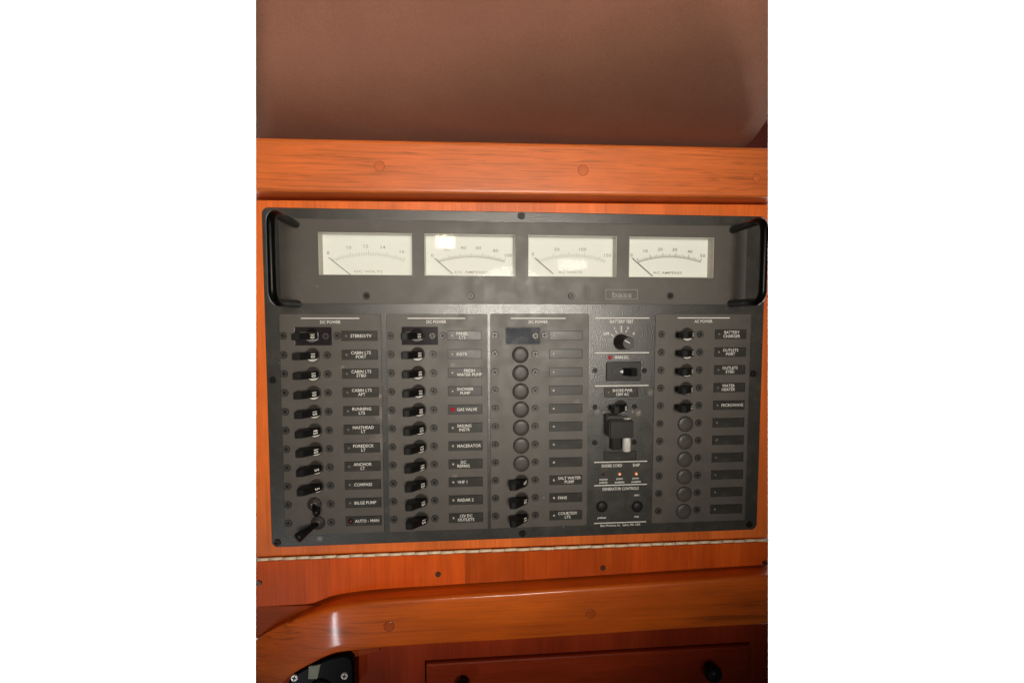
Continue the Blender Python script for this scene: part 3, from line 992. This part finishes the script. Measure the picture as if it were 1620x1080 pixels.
for ci, c in enumerate(cols):
    for i in range(11):
        p = row(*c['ls'], i); panel_screw(p)
        p = row(*c['rs'], i)
        p0 = row(*c['br'], i)
        kd = c['k'][i]
        shield = i == 0 and ci < 3
        if shield:
            # clear shield screwed over the first breaker of the column
            xl = p0.x-24.5*MM if ci == 0 else p0.x-23.5*MM
            xr = p.x+8.5*MM
            zc = p.z
            if ci == 2:
                sm = prism('blank_plate', rrect(xl, xr, zc-14*MM, zc+14*MM, 0.0006, 2), -HP-0.0012, -HP, 'label', bevel=0.0003, segs=1)
                sh = link('blank_plate', sm, None, panel)
                film = prism('film', rrect(xl+0.0006, xr-0.0006, zc-13*MM, zc+13*MM, 0.0006, 2), -HP-0.0015, -HP-0.0012, 'blueblack') if 'blueblack' in M else None
                if film: link('film', film, None, sh)
                hh = HP+0.0016
            else:
                hl_ = [(p0.x-17*MM, p0.z-6.5*MM), (p0.x+10*MM, p0.z-6.5*MM), (p0.x+10*MM, p0.z+6.5*MM), (p0.x-17*MM, p0.z+6.5*MM)]
                sm = prism('shield', rrect(xl, xr, zc-14*MM, zc+14*MM, 0.0008, 2), -HP-0.0021, -HP-0.0011, 'shield', holes=[hl_], bevel=0.0002, segs=1)
                sh = link('shield', sm, None, panel)
                hh = HP+0.0021
            panel_screw(p, s_plate, hh, False)
        elif kd != 'T':
            panel_screw(p)
        if kd in m_rate: breaker(p0, kd)
        elif kd == 'C': link('blank_cap', m_cap, None, panel, Vector((p0.x, -HP, p0.z)))
        elif kd == 'O':
            o = breaker(p0, None)
            link('rating', m_rate_of, 'print', o, Vector((p0.x, -HP, p0.z+0.0012)))
            me = text_mesh('3A', 0.0028, bold=0.014)
            link('rating', me, 'print', o, Vector((p0.x-0.0008, -HP-0.0012, p0.z-0.0046)))
        elif kd == 'T':                       # small toggle switch, its bat lying to the lower right
            q = at(497.5, 797, -HP)
            o = link('toggle_switch', m_bush, None, panel, Vector((q.x, -HP, q.z)))
            lv = tube('lever', [(0, -0.002, 0), (0.002, -0.006, -0.0015), (0.0055, -0.0105, -0.0035), (0.0066, -0.0122, -0.0042), (0.0070, -0.0128, -0.0044)], 0, 'black', 12,
                      radii=[0.0022, 0.0024, 0.0032, 0.0030, 0.0012])
            link('lever', lv, None, o, Vector((q.x, -HP, q.z)))
            link('rating', text_mesh('5', 0.0030, bold=0.014), 'print', o, Vector((q.x-0.0008, -HP-0.0037, q.z)))
            pp = row(*c['rs'], i); panel_screw(pp)
        elif kd == 'B':                       # bat-handled toggle pointing to the lower left
            q = p0
            o = link('toggle_switch', m_bush, None, panel, Vector((q.x, -HP, q.z)))
            lv = tube('lever', [(0.0005, -0.002, 0), (-0.0025, -0.006, -0.0008), (-0.0075, -0.013, -0.0030), (-0.0112, -0.0180, -0.0047), (-0.0120, -0.0190, -0.0052)], 0, 'black', 12,
                      radii=[0.0022, 0.0025, 0.0036, 0.0047, 0.0040])
            link('lever', lv, None, o, Vector((q.x, -HP, q.z)))
        # label plate
        zc = at((c['lab'][0][0]), c['ly'][0], -HP).z
        zc = row((c['lab'][0][0], c['ly'][0]), (c['lab'][1][0], c['ly'][1]), i).z
        xl = row((c['lab'][0][0], c['ly'][0]), (c['lab'][1][0], c['ly'][1]), i).x
        xr = row((c['lab'][0][1], c['ly'][0]), (c['lab'][1][1], c['ly'][1]), i).x
        lm, lr = c['led'], 1.7
        if c['t'][i] == 'GAS VALVE': lm, lr = 'led_red', 3.8
        if c['t'][i] == 'AUTO - MAN': lm, lr = 'led_darkred', 4.4
        label_plate(xl, xr, zc, c['t'][i], lm, lr)
    if c['out']: panel_screw(at(*c['out'], -HP))

# printed lines and headings --------------------------------------------
def line(px0, px1, py0, py1, h, wpx=1.5, mat='print'):
    a, b = at(px0, py0, -h-0.00012), at(px1, py1, -h-0.00012)
    z = (a.z+b.z)/2
    hw = wpx*MM/2
    v = [(a.x, a.y, z-hw), (b.x, a.y, z-hw), (b.x, a.y, z+hw), (a.x, a.y, z+hw)]
    return link('printed_line', mesh('printed_line', v, [(0, 1, 2, 3)], mat), None, panel)
HT = HP+0.00014
for (x0, x1, y), (tx, ty, s_) in (((476, 568.4, 503.4), (522.7, 509.3, 'DC POWER')), ((644.7, 736, 503.4), (690.5, 508.9, 'DC POWER')),
                                 ((808, 895, 503.4), (851.6, 509, 'DC POWER')), ((1072, 1154.7, 502.8), (1113, 508.2, 'AC POWER'))):
    line(x0, x1, y, y, HP)
    lettering(s_, tx, ty, 4.8, panel, HT, width_px=30.5, bold=0.012)

H0 = 0.00014
line(942, 1027.5, 503, 503, 0)
lettering('BATTERY TEST', 984, 508.6, 5.0, panel, H0, width_px=38.5, bold=0.014)
line(941, 1027, 558, 557.6, 0)
lettering('MAIN DC.', 984, 565, 5.0, panel, H0, width_px=23.5, bold=0.014)
line(941, 1026, 610.4, 609.2, 0)
line(940, 1024, 731, 729, 0)
line(940, 1023.5, 768, 765.3, 0)
line(940, 1022, 827.4, 824.7, 0)
lettering('SHORE CORD', 968, 736.2, 5.0, panel, H0, width_px=34, bold=0.014)
lettering('SHIP', 1006.7, 735.2, 5.0, panel, H0, width_px=12, bold=0.014)
lettering('GENERATOR CONTROLS', 981.7, 772.6, 5.0, panel, H0, width_px=61, bold=0.012)
for s_, px, py, wd in (('reverse', 954.8, 758.3, 13.5), ('polarity', 954.8, 763.0, 13.5), ('power', 980.3, 757.5, 11), ('available', 980.3, 762.2, 16),
                       ('power', 1006, 756.8, 11), ('available', 1006.3, 761.4, 16), ('start', 1007.5, 782.7, 8.5), ('preheat', 952, 818.8, 14), ('stop', 1007, 817, 8)):
    lettering(s_, px, py, 3.4, panel, H0, width_px=wd, bold=0.02)
lettering('Bass Products, Inc.  Salem, MA. USA', 981.5, 830.2, 3.8, panel, H0, width_px=67, bold=0.012)

# maker's mark: outlined box with the name in lower case
c0 = at(983.5, 465.5, -HP)
bw, bh, t_ = 26.3*MM, 7.9*MM, 0.9*MM
bx = prism('logo_frame', rect(c0.x-bw, c0.x+bw, c0.z-bh, c0.z+bh), -HP-0.00014, -HP-0.00001, 'print_fade',
           holes=[rect(c0.x-bw+t_, c0.x+bw-t_, c0.z-bh+t_, c0.z+bh-t_)])
lg = link('logo', bx, None, panel)
lettering('bass', 984, 466.2, 9.0, lg, HP+0.00014, 'print_fade', width_px=32, bold=0.02)

# battery test knob
kc = at(982.2, 540.6, 0)
kb = 12.6*MM
kn = link('rotary_knob', lathe('rotary_knob', [(0, 0.0225), (kb*0.70, 0.0225), (kb*0.78, 0.0215), (kb*0.86, 0.0050), (kb*0.98, 0.0036), (kb, 0.0022), (kb, 0.0)], 32, 'soft_black'), None, panel, kc)
tp = link('knob_top', lathe('knob_top', [(0, 0.0004), (kb*0.70, 0.0004), (kb*0.72, 0.0)], 28, 'cap', False), None, kn, kc + Vector((0, -0.0225, 0)))
pv = prism('pointer', [(-0.0042, 0.0024), (-0.0038, 0.0032), (0.0012, 0.0004), (0.0008, -0.0004)], -0.0004, 0.0, 'print')
link('pointer', pv, None, kn, kc + Vector((0, -0.0230, 0)))
for s_, px, py, wd in (('OFF', 959.5, 527.8, 9.5), ('1', 972.3, 519.2, None), ('2', 983, 518.0, None), ('3', 993.2, 519, None), ('4', 1002.2, 527.5, None)):
    lettering(s_, px, py, 4.6, panel, H0, width_px=wd, bold=0.02)
for a, b in (((967, 529), (970.5, 531.8)), ((973.5, 522.8), (976, 526.5)), ((983, 521.5), (983, 525)), ((991.5, 522.8), (989.6, 526))):
    p, q = at(*a, -0.00014), at(*b, -0.00014)
    d = (q-p).normalized(); s_ = Vector((-d.z, 0, d.x))*0.00042
    link('tick', mesh('tick', [p+s_, p-s_, q-s_, q+s_], [(0, 1, 2, 3)], 'print'), None, panel)

# main dc breaker in its black bezel
a, b = at(958.7, 572.2, 0), at(1012.8, 601.8, 0)
mb = link('main_breaker', prism('main_breaker', rrect(a.x, b.x, b.z, a.z, 0.0012, 3), -0.0022, 0.0, 'soft_black', bevel=0.0006), None, panel)
mc = (a+b)/2
ov = [(20*MM*math.cos(2*math.pi*i/28), 8.6*MM*math.sin(2*math.pi*i/28)) for i in range(28)]
ov2 = [(x*0.93, z*0.90) for x, z in ov]
link('dish', prism('dish', [(mc.x+x, mc.z+z) for x, z in ov], -0.0030, -0.0022, 'soft_black',
                   holes=[[(mc.x+x, mc.z+z) for x, z in ov2]]), None, mb)
link('dish_floor', prism('dish_floor', [(mc.x+x, mc.z+z) for x, z in ov2], -0.0024, -0.0022, 'label'), None, mb)
lvp = [(0.0105, -0.0026), (0.0105, -0.0100), (0.0045, -0.0112), (-0.0015, -0.0026)]
v = [(x, y, 0.0036) for x, y in lvp] + [(x, y, -0.0036) for x, y in lvp]
lv = mesh('lever', v, [(0, 1, 2, 3), (7, 6, 5, 4), (0, 4, 5, 1), (1, 5, 6, 2), (2, 6, 7, 3), (3, 7, 4, 0)], 'black')
link('lever', lv, None, mb, Vector((mc.x, 0, mc.z)))
tri = prism('mark', [(-0.0040, 0.0), (0.0002, 0.0022), (0.0002, -0.0022)], -0.0031, -0.0025, 'print')  # white triangle painted in for the highlight in the dish
link('mark', tri, None, mb, Vector((mc.x-0.0005, 0, mc.z)))
led(at(965.2, 565.4, 0), 3.4, 'led_red', panel, 0.0)
for px, py in ((941.5, 586), (1019.5, 586), (941.2, 643.5), (1004, 643), (940.6, 700), (1003, 699)):
    panel_screw(at(px, py, 0), s_small, 0.0, False)

# shore power breaker with its sliding lockout
a, b = at(956.2, 613.3, 0), at(1008.4, 627.2, 0)
sp = label_plate(a.x, b.x, (a.z+b.z)/2, '', 'led_dim', 1.6, 13.8, 0.0006)
lettering('SHORE PWR\n120V AC', 984.8, 620.3, 4.9, sp, 0.00075, width_px=33, bold=0.010, spacing=0.92)
p0 = at(981.7, 643.3, 0)
o = breaker(p0, '20')
hb = 0.0194
a, b = at(964.5, 665.5, -hb), at(1002.8, 693.3, -hb)
def box_mesh(name, x0, x1, y0, y1, z0, z1, mat, bev):
    me = prism(name, rect(x0, x1, z0, z1), y0, y1, mat)
    bm = bmesh.new(); bm.from_mesh(me)
    bmesh.ops.bevel(bm, geom=bm.edges[:], offset=bev, segments=3, affect='EDGES')
    bm.to_mesh(me); bm.free()
    return me
lk = link('lockout_slide', box_mesh('lockout_slide', a.x, b.x, -hb, -0.0002, b.z, a.z, 'soft_black', 0.0012), None, panel)
pr = 0.0040
pc = at(990.8, 713, -0.011)
ptop = at(990.8, 660.5, -0.011)
pin = tube('pin', [(pc.x, -0.011, pc.z), (pc.x, -0.011, pc.z+0.0006), (pc.x, -0.011, ptop.z-0.0006), (pc.x, -0.011, ptop.z)], 0, 'steel', 20, radii=[pr*0.85, pr, pr, pr*0.85])
link('pin', pin, None, lk)
a2, b2 = at(968, 690, -0.008), at(983, 712, -0.008)
link('slide_body', box_mesh('slide_body', a2.x, b2.x, -0.008, -0.0002, b2.z, a2.z, 'black', 0.0008), None, lk)
a3, b3 = at(960.5, 657.5, -0.012), at(986, 670, -0.012)
link('slide_top', box_mesh('slide_top', a3.x, b3.x, -0.012, -0.0002, b3.z, a3.z, 'label', 0.0008), None, lk)
a, b = at(955.8, 713.5, 0), at(1005.5, 727.5, 0)
label_plate(a.x, b.x, (a.z+b.z)/2, '', None, 1.6, 13.8, 0.0006)
# lights and the two generator blanks
for px, py, mt, cm in ((954.8, 750.2, 'led_darkred', None), (980.2, 749.4, 'led_amber', 'led_core'), (1006.5, 749, 'led_amber', 'led_core')):
    o = led(at(px, py, 0), 2.6, mt, panel, 0.0)
    if cm: link('lamp_core', lathe('lamp_core', [(0, 0.0016), (0.0007, 0.0013), (0.0008, 0.0)], 10, cm), None, o, at(px, py, -0.0004))
m_btn = lathe('blank_cap', [(0, 0.0026), (9.4*MM*0.5, 0.0025), (9.4*MM*0.85, 0.0018), (9.4*MM, 0.0007), (9.4*MM, 0.0)], 28, 'button')
link('blank_cap', m_btn, None, panel, at(952, 800.5, 0))
link('blank_cap', m_btn, None, panel, at(1007.8, 800.5, 0))
